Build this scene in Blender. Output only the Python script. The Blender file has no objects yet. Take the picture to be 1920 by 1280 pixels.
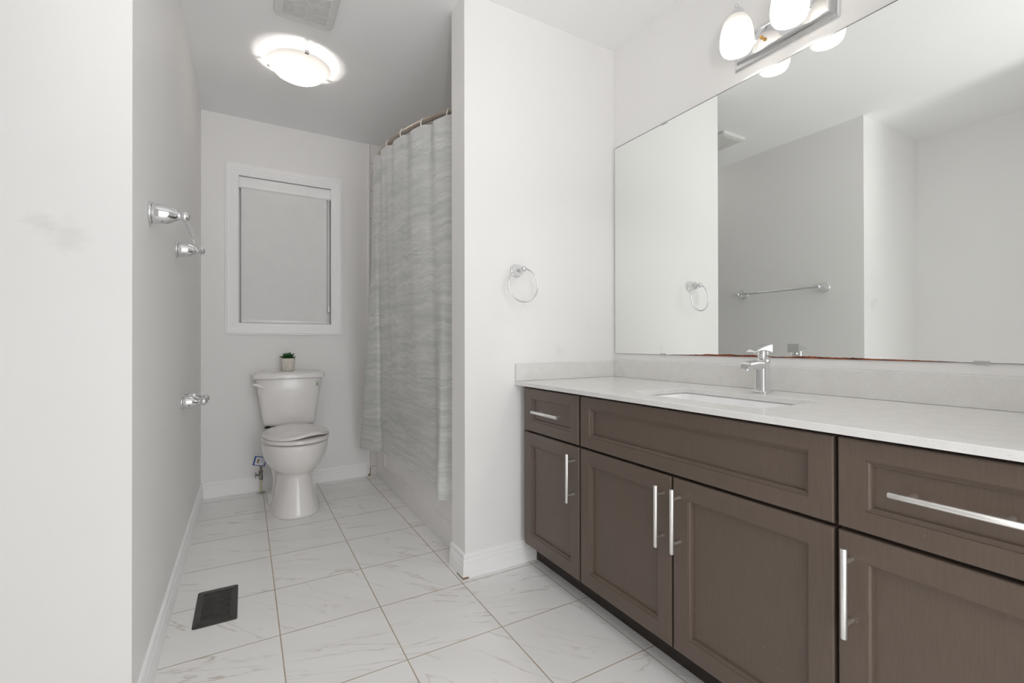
import bpy, bmesh, math, random
from mathutils import Vector, Matrix
PI = math.pi
random.seed(7)
SC = bpy.context.scene
COL = SC.collection

# ------------------------------------------------------------------ camera
CAM_LOC = Vector((0.0, 0.0, 0.969))
FPX, YAW, PITCH, ROLL = 868.12, 0.5225, 0.0037, 0.0018
_c, _s = math.cos(YAW), math.sin(YAW)
_r0, _f0, _z = Vector((_c, -_s, 0)), Vector((_s, _c, 0)), Vector((0, 0, 1))
_F = math.cos(PITCH) * _f0 + math.sin(PITCH) * _z
_U0 = -math.sin(PITCH) * _f0 + math.cos(PITCH) * _z
_R = math.cos(ROLL) * _r0 - math.sin(ROLL) * _U0
_U = math.sin(ROLL) * _r0 + math.cos(ROLL) * _U0
cd = bpy.data.cameras.new('camera')
cam = bpy.data.objects.new('camera', cd)
COL.objects.link(cam)
cam.matrix_world = Matrix(((_R.x, _U.x, -_F.x, CAM_LOC.x), (_R.y, _U.y, -_F.y, CAM_LOC.y),
                           (_R.z, _U.z, -_F.z, CAM_LOC.z), (0, 0, 0, 1)))
cd.sensor_width = 36.0
cd.sensor_fit = 'HORIZONTAL'
cd.lens = FPX / 1920 * 36
cd.clip_start = 0.02
SC.camera = cam

# ------------------------------------------------------------------ world, exposure, large lights
SC.view_settings.view_transform = 'Standard'
SC.view_settings.look = 'None'
SC.view_settings.gamma = 1.0
SC.view_settings.use_curve_mapping = False
SC.view_settings.exposure = 0.10
SC.cycles.use_denoising = True
SC.cycles.diffuse_bounces = 8
SC.cycles.sample_clamp_indirect = 6.0
W = bpy.data.worlds.new('world')
SC.world = W
W.use_nodes = True
W.node_tree.nodes['Background'].inputs['Color'].default_value = (1.0, 0.996, 0.988, 1)
W.node_tree.nodes['Background'].inputs['Strength'].default_value = 1.65


def lamp(name, kind, loc, energy, color=(1, 1, 1), size=0.1, size_y=None, target=None, spot=None, blend=1.0, parent=None):
    d = bpy.data.lights.new(name, kind)
    d.energy = energy
    d.color = color
    if kind == 'AREA':
        d.size = size
        if size_y:
            d.shape = 'RECTANGLE'
            d.size_y = size_y
    else:
        d.shadow_soft_size = size
    if kind == 'SPOT':
        d.spot_size = spot
        d.spot_blend = blend
    o = bpy.data.objects.new(name, d)
    COL.objects.link(o)
    o.location = loc
    if target is not None:
        o.rotation_euler = (Vector(target) - Vector(loc)).to_track_quat('-Z', 'Y').to_euler()
    if parent:
        o.parent = parent
        o.location = Vector(loc) - Vector(parent.location)
    return o


# photographer's bounce light, standing in the doorway and turned up at the ceiling
lamp('bounce_flash', 'SPOT', (-0.02, -0.45, 1.2), 50, (1, 0.985, 0.965), 0.05, target=(0.26, 0.62, 2.44), spot=math.radians(105))
# added fill lamp, unseen behind the doorway and aimed into the alcove
lamp('doorway_fill', 'AREA', (0.62, -1.4, 1.3), 15, (0.95, 0.975, 1.0), 0.8, 1.9, target=(0.05, 3.4, 0.7))

# ------------------------------------------------------------------ room dimensions
XL, YB, H = -0.241, 3.484, 2.437
XM, YP, YP2, XP = 1.611, 1.7635, 1.900, 0.789
YN, XL2 = 1.451, -1.042          # near left face, far left wall
YF = 0.063                        # inner face of the doorway wall
TX, TY, TS = 0.4309, 2.0526, 0.3301

# ------------------------------------------------------------------ materials
def newmat(name):
    m = bpy.data.materials.new(name)
    m.use_nodes = True
    nt = m.node_tree
    return m, nt, nt.nodes['Principled BSDF']


def setp(b, color=None, rough=None, metal=None, **kw):
    if color is not None:
        b.inputs['Base Color'].default_value = (*color, 1)
    if rough is not None:
        b.inputs['Roughness'].default_value = rough
    if metal is not None:
        b.inputs['Metallic'].default_value = metal
    for k, v in kw.items():
        b.inputs[k].default_value = v


def nd(nt, t, **kw):
    n = nt.nodes.new(t)
    for k, v in kw.items():
        setattr(n, k, v)
    return n


def ramp(nt, fac, stops):
    n = nd(nt, 'ShaderNodeValToRGB')
    el = n.color_ramp.elements
    while len(el) > len(stops):
        el.remove(el[-1])
    while len(el) < len(stops):
        el.new(1.0)
    for e, (p, c) in zip(el, stops):
        e.position = p
        e.color = (*c, 1) if len(c) == 3 else c
    nt.links.new(fac, n.inputs['Fac'])
    return n.outputs['Color']


def noise(nt, vec, scale, detail=2.0, rough=0.5, dist=0.0):
    n = nd(nt, 'ShaderNodeTexNoise')
    n.inputs['Scale'].default_value = scale
    n.inputs['Detail'].default_value = detail
    n.inputs['Roughness'].default_value = rough
    n.inputs['Distortion'].default_value = dist
    if vec is not None:
        nt.links.new(vec, n.inputs['Vector'])
    return n.outputs['Fac']


def math_(nt, op, a, b=None, c=None):
    n = nd(nt, 'ShaderNodeMath', operation=op)
    for i, v in enumerate((a, b, c)):
        if v is None:
            continue
        if isinstance(v, (int, float)):
            n.inputs[i].default_value = v
        else:
            nt.links.new(v, n.inputs[i])
    return n.outputs[0]


def mapping(nt, vec, scale=(1, 1, 1), rot=(0, 0, 0), loc=(0, 0, 0)):
    n = nd(nt, 'ShaderNodeMapping')
    n.inputs['Scale'].default_value = scale
    n.inputs['Rotation'].default_value = rot
    n.inputs['Location'].default_value = loc
    nt.links.new(vec, n.inputs['Vector'])
    return n.outputs['Vector']


def world_pos(nt):
    return nd(nt, 'ShaderNodeNewGeometry').outputs['Position']


def bump(nt, b, height, strength=0.1, dist=0.002):
    n = nd(nt, 'ShaderNodeBump')
    n.inputs['Strength'].default_value = strength
    n.inputs['Distance'].default_value = dist
    nt.links.new(height, n.inputs['Height'])
    nt.links.new(n.outputs['Normal'], b.inputs['Normal'])


def mixc(nt, fac, a, b):
    n = nd(nt, 'ShaderNodeMix', data_type='RGBA')
    if isinstance(fac, (int, float)):
        n.inputs[0].default_value = fac
    else:
        nt.links.new(fac, n.inputs[0])
    for i, v in ((6, a), (7, b)):
        if isinstance(v, tuple):
            n.inputs[i].default_value = (*v, 1)
        else:
            nt.links.new(v, n.inputs[i])
    return n.outputs[2]


def mottled(name, c1, c2, rough, scale=6.0, bscale=300, bstr=0.06, metal=0.0, bdist=0.001, **kw):
    m, nt, b = newmat(name)
    p = world_pos(nt)
    f = noise(nt, p, scale, 3)
    col = ramp(nt, f, [(0.35, c1), (0.65, c2)])
    nt.links.new(col, b.inputs['Base Color'])
    setp(b, None, rough, metal, **kw)
    if bstr:
        bump(nt, b, noise(nt, p, bscale, 2), bstr, bdist)
    return m




def mat_wall():
    m, nt, b = newmat('wall_paint')
    p = world_pos(nt)
    col = ramp(nt, noise(nt, p, 3, 3), [(0.35, (0.855, 0.847, 0.839)), (0.65, (0.866, 0.859, 0.852))])
    # two faint scuff marks left on the paint
    for c, r, k in (((-0.356, YN, 1.221), 0.045, 0.16), ((-0.405, YN, 1.245), 0.03, 0.12), ((1.274, YP, 0.934), 0.03, 0.12)):
        dv = nd(nt, 'ShaderNodeVectorMath', operation='DISTANCE')
        nt.links.new(p, dv.inputs[0])
        dv.inputs[1].default_value = c
        d = math_(nt, 'ADD', dv.outputs['Value'], math_(nt, 'MULTIPLY', math_(nt, 'SUBTRACT', noise(nt, mapping(nt, p, (1, 1, 2)), 28, 3), 0.5), 0.06))
        f = ramp(nt, math_(nt, 'DIVIDE', d, r), [(0.25, (k, k, k)), (1.0, (0, 0, 0))])
        col = mixc(nt, f, col, (0.42, 0.40, 0.38))
    nt.links.new(col, b.inputs['Base Color'])
    setp(b, None, 0.55)
    bump(nt, b, noise(nt, p, 420, 2), 0.08, 0.001)
    return m


M_WALL = mat_wall()
M_CEIL = mottled('ceiling_paint', (0.885, 0.885, 0.890), (0.895, 0.895, 0.90), 0.7, 3, 300, 0.05)
M_TRIM = mottled('trim_paint', (0.93, 0.93, 0.935), (0.94, 0.94, 0.943), 0.35, 5, 120, 0.03)
M_CERAMIC = mottled('glazed_ceramic', (0.83, 0.81, 0.795), (0.845, 0.825, 0.81), 0.13, 4, 60, 0.0)
M_SINK = mottled('sink_ceramic', (0.88, 0.89, 0.90), (0.90, 0.90, 0.91), 0.08, 4, 60, 0.0)
M_SEAT = mottled('seat_plastic', (0.79, 0.76, 0.745), (0.80, 0.775, 0.76), 0.22, 4, 60, 0.0)
M_TUB = mottled('tub_acrylic', (0.87, 0.85, 0.84), (0.885, 0.865, 0.855), 0.15, 4, 60, 0.0)
M_CAULK = mottled('caulk', (0.84, 0.84, 0.83), (0.86, 0.86, 0.85), 0.4, 40, 60, 0.0)
M_CHROME = mottled('chrome', (0.78, 0.79, 0.80), (0.82, 0.82, 0.83), 0.06, 5, 60, 0.0, 1.0)
M_DCHROME = mottled('dark_chrome', (0.5, 0.5, 0.51), (0.56, 0.56, 0.57), 0.2, 5, 60, 0.0, 1.0)
M_NICKEL = mottled('brushed_nickel', (0.84, 0.825, 0.80), (0.88, 0.87, 0.85), 0.38, 60, 900, 0.05, 1.0)
M_ROD = mottled('rod_nickel', (0.44, 0.385, 0.335), (0.50, 0.44, 0.385), 0.28, 30, 900, 0.03, 1.0)
M_BRASS = mottled('brass', (0.45, 0.27, 0.09), (0.55, 0.34, 0.12), 0.3, 60, 60, 0.0, 1.0)
M_VALVE = mottled('valve_metal', (0.16, 0.145, 0.12), (0.30, 0.28, 0.25), 0.35, 60, 60, 0.0, 0.9)
M_PEX = mottled('pex_pipe', (0.62, 0.58, 0.43), (0.68, 0.64, 0.48), 0.4, 30, 60, 0.0)
M_DARK = mottled('toe_kick_dark', (0.02, 0.013, 0.010), (0.026, 0.018, 0.014), 0.5, 20, 60, 0.0)
M_VENT = mottled('register_metal', (0.045, 0.041, 0.038), (0.062, 0.057, 0.053), 0.4, 40, 300, 0.05, 0.3)
M_BLACK = mottled('duct_dark', (0.006, 0.006, 0.006), (0.01, 0.01, 0.01), 0.8, 40, 60, 0.0)
M_PLASTIC = mottled('fan_plastic', (0.72, 0.72, 0.70), (0.75, 0.745, 0.73), 0.4, 10, 60, 0.0)
M_RING = mottled('ring_plastic', (0.80, 0.77, 0.73), (0.84, 0.81, 0.78), 0.3, 10, 60, 0.0)
M_BLIND = mottled('blind_fabric', (0.80, 0.80, 0.795), (0.82, 0.82, 0.815), 0.8, 12, 900, 0.12)
M_CASS = mottled('blind_cassette', (0.88, 0.88, 0.88), (0.90, 0.90, 0.90), 0.3, 12, 60, 0.0)
M_POT = mottled('pot_concrete', (0.62, 0.57, 0.52), (0.76, 0.72, 0.67), 0.8, 90, 260, 0.2)
M_SOIL = mottled('soil', (0.03, 0.02, 0.012), (0.05, 0.035, 0.02), 0.9, 200, 300, 0.4)
M_LEAF = mottled('leaf', (0.006, 0.055, 0.010), (0.018, 0.12, 0.022), 0.35, 60, 60, 0.0)
M_PAPER = mottled('tag_paper', (0.78, 0.80, 0.84), (0.82, 0.84, 0.87), 0.6, 40, 60, 0.0)
M_TAGBLUE = mottled('tag_blue', (0.02, 0.06, 0.27), (0.03, 0.09, 0.36), 0.5, 40, 60, 0.0)
M_TAGBROWN = mottled('tag_brown', (0.28, 0.17, 0.12), (0.45, 0.30, 0.22), 0.6, 400, 60, 0.0)
M_GREEN = mottled('sticker_green', (0.42, 0.52, 0.38), (0.58, 0.66, 0.52), 0.5, 300, 60, 0.0)
M_STAIN = mottled('water_stain', (0.10, 0.05, 0.015), (0.30, 0.19, 0.09), 0.7, 120, 60, 0.0)
M_GAP_SHADE = mottled('face_frame_shade', (0.022, 0.015, 0.011), (0.030, 0.021, 0.016), 0.5, 20, 60, 0.0)  # carcass colour darkened to paint in the shade of the door gaps
M_EDGE = mottled('mirror_edge', (0.10, 0.105, 0.10), (0.15, 0.155, 0.15), 0.3, 30, 60, 0.0)
M_RUST = mottled('mirror_edge_rust', (0.10, 0.022, 0.008), (0.30, 0.075, 0.02), 0.6, 25, 60, 0.0)


def mat_mirror():
    m, nt, b = newmat('mirror_silver')
    p = world_pos(nt)
    col = ramp(nt, noise(nt, p, 1.5, 1), [(0.3, (0.905, 0.925, 0.905)), (0.7, (0.915, 0.93, 0.915))])
    nt.links.new(col, b.inputs['Base Color'])
    setp(b, None, 0.0, 1.0)
    return m


M_MIRROR = mat_mirror()


def mat_floor():
    m, nt, b = newmat('marble_tile')
    sep = nd(nt, 'ShaderNodeSeparateXYZ')
    nt.links.new(world_pos(nt), sep.inputs[0])
    u = math_(nt, 'DIVIDE', math_(nt, 'SUBTRACT', sep.outputs[0], TX), TS)
    v = math_(nt, 'DIVIDE', math_(nt, 'SUBTRACT', sep.outputs[1], TY), TS)
    iu, iv = math_(nt, 'FLOOR', u), math_(nt, 'FLOOR', v)
    fu, fv = math_(nt, 'FRACT', u), math_(nt, 'FRACT', v)

    def edge(f):
        return math_(nt, 'MINIMUM', f, math_(nt, 'SUBTRACT', 1.0, f))
    d = math_(nt, 'MINIMUM', edge(fu), edge(fv))
    grout = math_(nt, 'LESS_THAN', d, 0.0055)
    cell = nd(nt, 'ShaderNodeCombineXYZ')
    nt.links.new(iu, cell.inputs[0])
    nt.links.new(iv, cell.inputs[1])
    wn = nd(nt, 'ShaderNodeTexWhiteNoise', noise_dimensions='2D')
    nt.links.new(cell.outputs[0], wn.inputs['Vector'])
    # vein coordinates: each tile its own slice of the marble and its own vein direction
    loc = nd(nt, 'ShaderNodeCombineXYZ')
    nt.links.new(fu, loc.inputs[0])
    nt.links.new(fv, loc.inputs[1])
    nt.links.new(math_(nt, 'MULTIPLY', wn.outputs['Value'], 37.0), loc.inputs[2])
    rot = nd(nt, 'ShaderNodeVectorRotate', rotation_type='Z_AXIS')
    nt.links.new(loc.outputs[0], rot.inputs['Vector'])
    nt.links.new(math_(nt, 'ADD', math_(nt, 'MULTIPLY', math_(nt, 'GREATER_THAN', wn.outputs['Value'], 0.45), 0.55), 0.35), rot.inputs['Angle'])
    vec = mapping(nt, rot.outputs['Vector'], (0.42, 2.5, 1.0))
    n1 = noise(nt, vec, 1.7, 5, 0.5, 0.35)
    band = math_(nt, 'ABSOLUTE', math_(nt, 'SUBTRACT', n1, 0.5))
    mask = ramp(nt, noise(nt, vec, 2.2, 2), [(0.42, (0, 0, 0)), (0.66, (1, 1, 1))])
    vein = ramp(nt, band, [(0.0, (1, 1, 1)), (0.005, (0.75, 0.75, 0.75)), (0.016, (0, 0, 0))])
    fac = math_(nt, 'MULTIPLY', math_(nt, 'MULTIPLY', vein, mask), 0.75)
    cloud = ramp(nt, noise(nt, vec, 1.1, 3), [(0.3, (0.845, 0.835, 0.82)), (0.7, (0.885, 0.88, 0.87))])
    col = mixc(nt, fac, cloud, (0.50, 0.43, 0.37))
    gcol = ramp(nt, noise(nt, world_pos(nt), 9, 2), [(0.3, (0.36, 0.28, 0.21)), (0.7, (0.50, 0.42, 0.33))])
    col = mixc(nt, grout, col, gcol)
    nt.links.new(col, b.inputs['Base Color'])
    nt.links.new(math_(nt, 'ADD', math_(nt, 'MULTIPLY', grout, 0.5), 0.28), b.inputs['Roughness'])
    bump(nt, b, math_(nt, 'SUBTRACT', 1.0, math_(nt, 'LESS_THAN', d, 0.008)), 0.35, 0.001)
    return m


M_FLOOR = mat_floor()


def mat_wood():
    m, nt, b = newmat('espresso_wood')
    p = mapping(nt, world_pos(nt), (30, 30, 2.2))
    n = noise(nt, p, 9, 4, 0.6)
    col = ramp(nt, n, [(0.3, (0.105, 0.076, 0.058)), (0.7, (0.122, 0.090, 0.070))])
    # small pale chips and dust specks
    vo = nd(nt, 'ShaderNodeTexVoronoi', feature='F1')
    vo.inputs['Scale'].default_value = 42
    nt.links.new(world_pos(nt), vo.inputs['Vector'])
    chip = math_(nt, 'MULTIPLY', math_(nt, 'LESS_THAN', vo.outputs['Distance'], 0.045),
                 math_(nt, 'GREATER_THAN', noise(nt, world_pos(nt), 9, 2), 0.57))
    col = mixc(nt, math_(nt, 'MULTIPLY', chip, 0.55), col, (0.5, 0.45, 0.4))
    nt.links.new(col, b.inputs['Base Color'])
    setp(b, None, 0.36)
    bump(nt, b, n, 0.05, 0.0006)
    return m


M_WOOD = mat_wood()


def mat_quartz():
    m, nt, b = newmat('quartz')
    vo = nd(nt, 'ShaderNodeTexVoronoi', feature='F1')
    vo.inputs['Scale'].default_value = 380
    nt.links.new(world_pos(nt), vo.inputs['Vector'])
    sp = math_(nt, 'LESS_THAN', vo.outputs['Distance'], 0.26)
    pick = math_(nt, 'GREATER_THAN', noise(nt, world_pos(nt), 240, 1), 0.54)
    fac = math_(nt, 'MULTIPLY', math_(nt, 'MULTIPLY', sp, pick), 0.5)
    base = ramp(nt, noise(nt, world_pos(nt), 25, 3), [(0.35, (0.74, 0.73, 0.715)), (0.65, (0.77, 0.765, 0.75))])
    nt.links.new(mixc(nt, fac, base, (0.45, 0.43, 0.40)), b.inputs['Base Color'])
    setp(b, None, 0.16)
    return m


M_QUARTZ = mat_quartz()


def mat_walltile():
    m, nt, b = newmat('tub_wall_tile')
    sep = nd(nt, 'ShaderNodeSeparateXYZ')
    nt.links.new(world_pos(nt), sep.inputs[0])
    fz = math_(nt, 'FRACT', math_(nt, 'DIVIDE', math_(nt, 'SUBTRACT', sep.outputs[2], 0.0625), 0.203))
    hx = math_(nt, 'FRACT', math_(nt, 'DIVIDE', math_(nt, 'ADD', math_(nt, 'SUBTRACT', sep.outputs[0], 0.795), sep.outputs[1]), 0.3))
    g = math_(nt, 'MAXIMUM', math_(nt, 'LESS_THAN', fz, 0.016), math_(nt, 'LESS_THAN', hx, 0.008))
    base = ramp(nt, noise(nt, world_pos(nt), 4, 2), [(0.3, (0.79, 0.765, 0.75)), (0.7, (0.82, 0.80, 0.785))])
    nt.links.new(mixc(nt, g, base, (0.30, 0.27, 0.24)), b.inputs['Base Color'])
    setp(b, None, 0.15)
    return m


M_WTILE = mat_walltile()


def mat_curtain():
    m, nt, b = newmat('curtain_vinyl')
    uv = nd(nt, 'ShaderNodeUVMap')
    # wavy horizontal strata: u along the cloth, v down it (metres)
    wob = noise(nt, mapping(nt, uv.outputs[0], (8.0, 2.2, 1)), 1.0, 1, 0.4)
    wob2 = noise(nt, mapping(nt, uv.outputs[0], (22.0, 8.0, 1)), 1.0, 0, 0.5)
    sep = nd(nt, 'ShaderNodeSeparateXYZ')
    nt.links.new(uv.outputs[0], sep.inputs[0])
    v = math_(nt, 'ADD', sep.outputs[1], math_(nt, 'MULTIPLY', math_(nt, 'SUBTRACT', wob, 0.5), 0.055))
    v = math_(nt, 'ADD', v, math_(nt, 'MULTIPLY', math_(nt, 'SUBTRACT', wob2, 0.5), 0.011))
    vec = nd(nt, 'ShaderNodeCombineXYZ')
    nt.links.new(math_(nt, 'MULTIPLY', sep.outputs[0], 2.6), vec.inputs[0])
    nt.links.new(math_(nt, 'MULTIPLY', v, 36.0), vec.inputs[1])
    n1 = noise(nt, vec.outputs[0], 0.8, 3, 0.55)
    n2 = noise(nt, vec.outputs[0], 1.5, 2, 0.5)
    base = ramp(nt, n1, [(0.34, (0.68, 0.715, 0.695)), (0.52, (0.79, 0.81, 0.795)), (0.66, (0.89, 0.90, 0.89))])
    streak = ramp(nt, math_(nt, 'ABSOLUTE', math_(nt, 'SUBTRACT', n2, 0.52)), [(0.0, (1, 1, 1)), (0.02, (0.9, 0.9, 0.9)), (0.05, (0, 0, 0))])
    pick = ramp(nt, noise(nt, vec.outputs[0], 0.35, 2), [(0.42, (0, 0, 0)), (0.56, (1, 1, 1))])
    col = mixc(nt, math_(nt, 'MULTIPLY', math_(nt, 'MULTIPLY', streak, pick), 0.9), base, (0.95, 0.95, 0.945))
    # plain pale hem along the top
    hem = math_(nt, 'LESS_THAN', sep.outputs[1], 0.045)
    col = mixc(nt, hem, col, (0.82, 0.825, 0.82))
    nt.links.new(col, b.inputs['Base Color'])
    setp(b, None, 0.34)
    tr = nd(nt, 'ShaderNodeBsdfTranslucent')
    nt.links.new(col, tr.inputs['Color'])
    tp = nd(nt, 'ShaderNodeBsdfTransparent')
    m1 = nd(nt, 'ShaderNodeMixShader')
    m1.inputs[0].default_value = 0.30
    nt.links.new(b.outputs[0], m1.inputs[1])
    nt.links.new(tr.outputs[0], m1.inputs[2])
    m2 = nd(nt, 'ShaderNodeMixShader')
    m2.inputs[0].default_value = 0.12
    nt.links.new(m1.outputs[0], m2.inputs[1])
    nt.links.new(tp.outputs[0], m2.inputs[2])
    nt.links.new(m2.outputs[0], nt.nodes['Material Output'].inputs['Surface'])
    return m


M_CURTAIN = mat_curtain()


def mat_frosted(name, emit, ecol, pass_=0.85):
    """opal lamp glass: glows from the bulb behind it and gives off light itself"""
    m, nt, b = newmat(name)
    col = ramp(nt, noise(nt, world_pos(nt), 20, 2), [(0.3, (0.86, 0.84, 0.81)), (0.7, (0.88, 0.86, 0.84))])
    nt.links.new(col, b.inputs['Base Color'])
    setp(b, None, 0.25)
    b.inputs['Emission Color'].default_value = (*ecol, 1)
    b.inputs['Emission Strength'].default_value = emit
    tr = nd(nt, 'ShaderNodeBsdfTranslucent')
    tr.inputs['Color'].default_value = (pass_, pass_ * .98, pass_ * .95, 1)
    mx = nd(nt, 'ShaderNodeMixShader')
    mx.inputs[0].default_value = 0.5
    nt.links.new(b.outputs[0], mx.inputs[1])
    nt.links.new(tr.outputs[0], mx.inputs[2])
    nt.links.new(mx.outputs[0], nt.nodes['Material Output'].inputs['Surface'])
    return m


M_SHADE = mat_frosted('opal_shade_glass', 0.06, (1.0, 0.97, 0.92), 0.13)
M_BULB = mat_frosted('bulb_glass', 4.0, (1.0, 0.96, 0.90))
M_BOWL = mat_frosted('opal_bowl_glass', 0.40, (1.0, 0.93, 0.86), 0.12)


def mat_glass():
    # outside darkness painted into an opaque glossy pane; keeps world light out
    m, nt, b = newmat('darkened_window_glass')
    nt.links.new(ramp(nt, noise(nt, world_pos(nt), 3, 1), [(0.3, (0.03, 0.035, 0.04)), (0.7, (0.04, 0.045, 0.05))]), b.inputs['Base Color'])
    setp(b, None, 0.03)
    return m


M_GLASS = mat_glass()

# ------------------------------------------------------------------ mesh helpers
class MB:
    """collects shapes in world coordinates; build() links them as one mesh object"""

    def __init__(self):
        self.v, self.f, self.mi = [], [], []
        self.cur = 0

    def add(self, vs, fs):
        o = len(self.v)
        self.v += [tuple(p) for p in vs]
        for f in fs:
            self.f.append([i + o for i in f])
            self.mi.append(self.cur)
        return self

    def box(self, x0, x1, y0, y1, z0, z1, bev=0.0, seg=2):
        if bev <= 0:
            vs = [(x, y, z) for z in (z0, z1) for y in (y0, y1) for x in (x0, x1)]
            return self.add(vs, [(0, 2, 3, 1), (4, 5, 7, 6), (0, 1, 5, 4), (2, 6, 7, 3), (0, 4, 6, 2), (1, 3, 7, 5)])
        bm = bmesh.new()
        bmesh.ops.create_cube(bm, size=1)
        for q in bm.verts:
            q.co = Vector((x0 + (q.co.x + .5) * (x1 - x0), y0 + (q.co.y + .5) * (y1 - y0), z0 + (q.co.z + .5) * (z1 - z0)))
        bmesh.ops.bevel(bm, geom=list(bm.edges), offset=bev, segments=seg, profile=0.5, affect='EDGES')
        bm.verts.index_update()
        self.add([q.co[:] for q in bm.verts], [[q.index for q in f.verts] for f in bm.faces])
        bm.free()
        return self

    def loft(self, rings, cap=(True, True), closed=True):
        n = len(rings[0])
        vs = [p for r in rings for p in r]
        fs = []
        for k in range(len(rings) - 1):
            for i in range(n if closed else n - 1):
                j = (i + 1) % n
                fs.append((k * n + i, k * n + j, (k + 1) * n + j, (k + 1) * n + i))
        if cap[0]:
            fs.append(tuple(range(n))[::-1])
        if cap[1]:
            fs.append(tuple((len(rings) - 1) * n + i for i in range(n)))
        return self.add(vs, fs)

    def tube(self, pts, r, seg=16, closed=False, cap=True):
        pts = [Vector(p) for p in pts]
        n = len(pts)
        rad = r if isinstance(r, (list, tuple)) else [r] * n
        rings, prev = [], None
        for i, p in enumerate(pts):
            if closed:
                t = pts[(i + 1) % n] - pts[i - 1]
            else:
                t = pts[min(i + 1, n - 1)] - pts[max(i - 1, 0)]
            t.normalize()
            if prev is None:
                a = Vector((0, 0, 1)) if abs(t.z) < 0.9 else Vector((1, 0, 0))
                u = t.cross(a).normalized()
            else:
                u = (prev - t * prev.dot(t)).normalized()
            prev = u
            w = t.cross(u)
            rings.append([p + rad[i] * (math.cos(2 * PI * k / seg) * u + math.sin(2 * PI * k / seg) * w) for k in range(seg)])
        if closed:
            rings.append(rings[0])
            return self.loft(rings, (False, False))
        return self.loft(rings, (cap, cap))

    def lathe(self, prof, origin=(0, 0, 0), axis=(0, 0, 1), seg=32, cap=(False, False)):
        """prof: list of (radius, distance along axis)"""
        ax = Vector(axis).normalized()
        a = Vector((0, 0, 1)) if abs(ax.z) < 0.9 else Vector((1, 0, 0))
        u = a.cross(ax).normalized()
        w = ax.cross(u)
        o = Vector(origin)
        rings = [[o + ax * h + r * (math.cos(2 * PI * k / seg) * u + math.sin(2 * PI * k / seg) * w) for k in range(seg)] for r, h in prof]
        return self.loft(rings, cap)

    def sphere(self, c, r, seg=20, n=12, sc=(1, 1, 1)):
        prof = [(max(r * math.sin(PI * i / n), 1e-5), -r * math.cos(PI * i / n)) for i in range(n + 1)]
        o = len(self.v)
        self.lathe(prof, c, (0, 0, 1), seg)
        for i in range(o, len(self.v)):
            p = self.v[i]
            self.v[i] = tuple(c[k] + (p[k] - c[k]) * sc[k] for k in range(3))
        return self

    def prism(self, poly, axis, a0, a1):
        """poly: list of 2D points in the two other axes (in x,y,z order)"""
        def p3(p, a):
            q = list(p)
            q.insert('xyz'.index(axis), a)
            return tuple(q)
        return self.loft([[p3(p, a0) for p in poly], [p3(p, a1) for p in poly]])

    def build(self, name, mats, parent=None, origin=None, smooth=40.0):
        if not isinstance(mats, (list, tuple)):
            mats = [mats]
        base = Vector((0, 0, 0))
        q = parent
        while q is not None:
            base += Vector(q.location)
            q = q.parent
        org = Vector(origin) if origin is not None else base
        me = bpy.data.meshes.new(name)
        me.from_pydata([tuple(Vector(p) - org) for p in self.v], [], self.f)
        for m in mats:
            me.materials.append(m)
        me.polygons.foreach_set('material_index', self.mi)
        bm = bmesh.new()
        bm.from_mesh(me)
        bmesh.ops.remove_doubles(bm, verts=bm.verts, dist=1e-6)
        bmesh.ops.recalc_face_normals(bm, faces=bm.faces)
        bm.to_mesh(me)
        bm.free()
        if smooth:
            me.shade_smooth()
            me.set_sharp_from_angle(angle=math.radians(smooth))
        else:
            me.shade_flat()
        me.update()
        o = bpy.data.objects.new(name, me)
        COL.objects.link(o)
        if parent is not None:
            o.parent = parent
        o.location = org - base
        return o


def thing(name, label, cat, loc, group=None):
    o = bpy.data.objects.new(name, None)
    o.empty_display_size = 0.05
    COL.objects.link(o)
    o.location = loc
    return tag(o, label, cat, group)


def tag(o, label, cat, group=None):
    o['label'] = label
    o['category'] = cat
    if group:
        o['group'] = group
    return o


def struct(name, mb, m, smooth=40.0, label=None):
    o = mb.build(name, m, smooth=smooth)
    o['kind'] = 'structure'
    if label:
        o['label'] = label
    return o


def rrect(cx, cy, hx, hy, r, n=6):
    """rounded rectangle, counter-clockwise"""
    out = []
    for (sx, sy, a0) in ((1, 1, 0), (-1, 1, PI / 2), (-1, -1, PI), (1, -1, 1.5 * PI)):
        for k in range(n + 1):
            a = a0 + PI / 2 * k / n
            out.append((cx + sx * (hx - r) + r * math.cos(a), cy + sy * (hy - r) + r * math.sin(a)))
    return out


def sgn(x, p):
    return math.copysign(abs(x) ** p, x)


def superell(cx, cy, hx, hy, e, n=48, hy2=None):
    """superellipse, exponent 2/e; hy2 = half depth on the -y side"""
    out = []
    for k in range(n):
        a = 2 * PI * k / n
        s = math.sin(a)
        out.append((cx + hx * sgn(math.cos(a), e), cy + (hy if s >= 0 else (hy2 or hy)) * sgn(s, e)))
    return out


# ------------------------------------------------------------------ the setting
struct('floor', MB().box(-1.2, 1.75, -2.6, YB + 0.1, -0.06, 0.0), M_FLOOR, label='white marble-look floor tiles with brown grout')
struct('ceiling', MB().box(-1.2, 1.75, -0.06, YB + 0.1, H, H + 0.06), M_CEIL)
# left mass: wall with the towel bar and the face that turns away beside the camera
struct('wall_left', MB().box(XL2 - 0.1, XL, YN, YB + 0.1, 0.0, H), M_WALL, label='white wall with the towel bar and its near outside corner')
struct('wall_far_left', MB().box(XL2 - 0.1, XL2, -0.06, YN, 0.0, H), M_WALL)
struct('wall_right', MB().box(XM, XM + 0.12, -0.06, YB + 0.1, 0.0, H), M_WALL, label='white wall behind the mirror and the vanity')
struct('wall_partition', MB().box(XP, XM, YP, YP2, 0.0, H), M_WALL, label='white wall end between the vanity and the tub')
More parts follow.
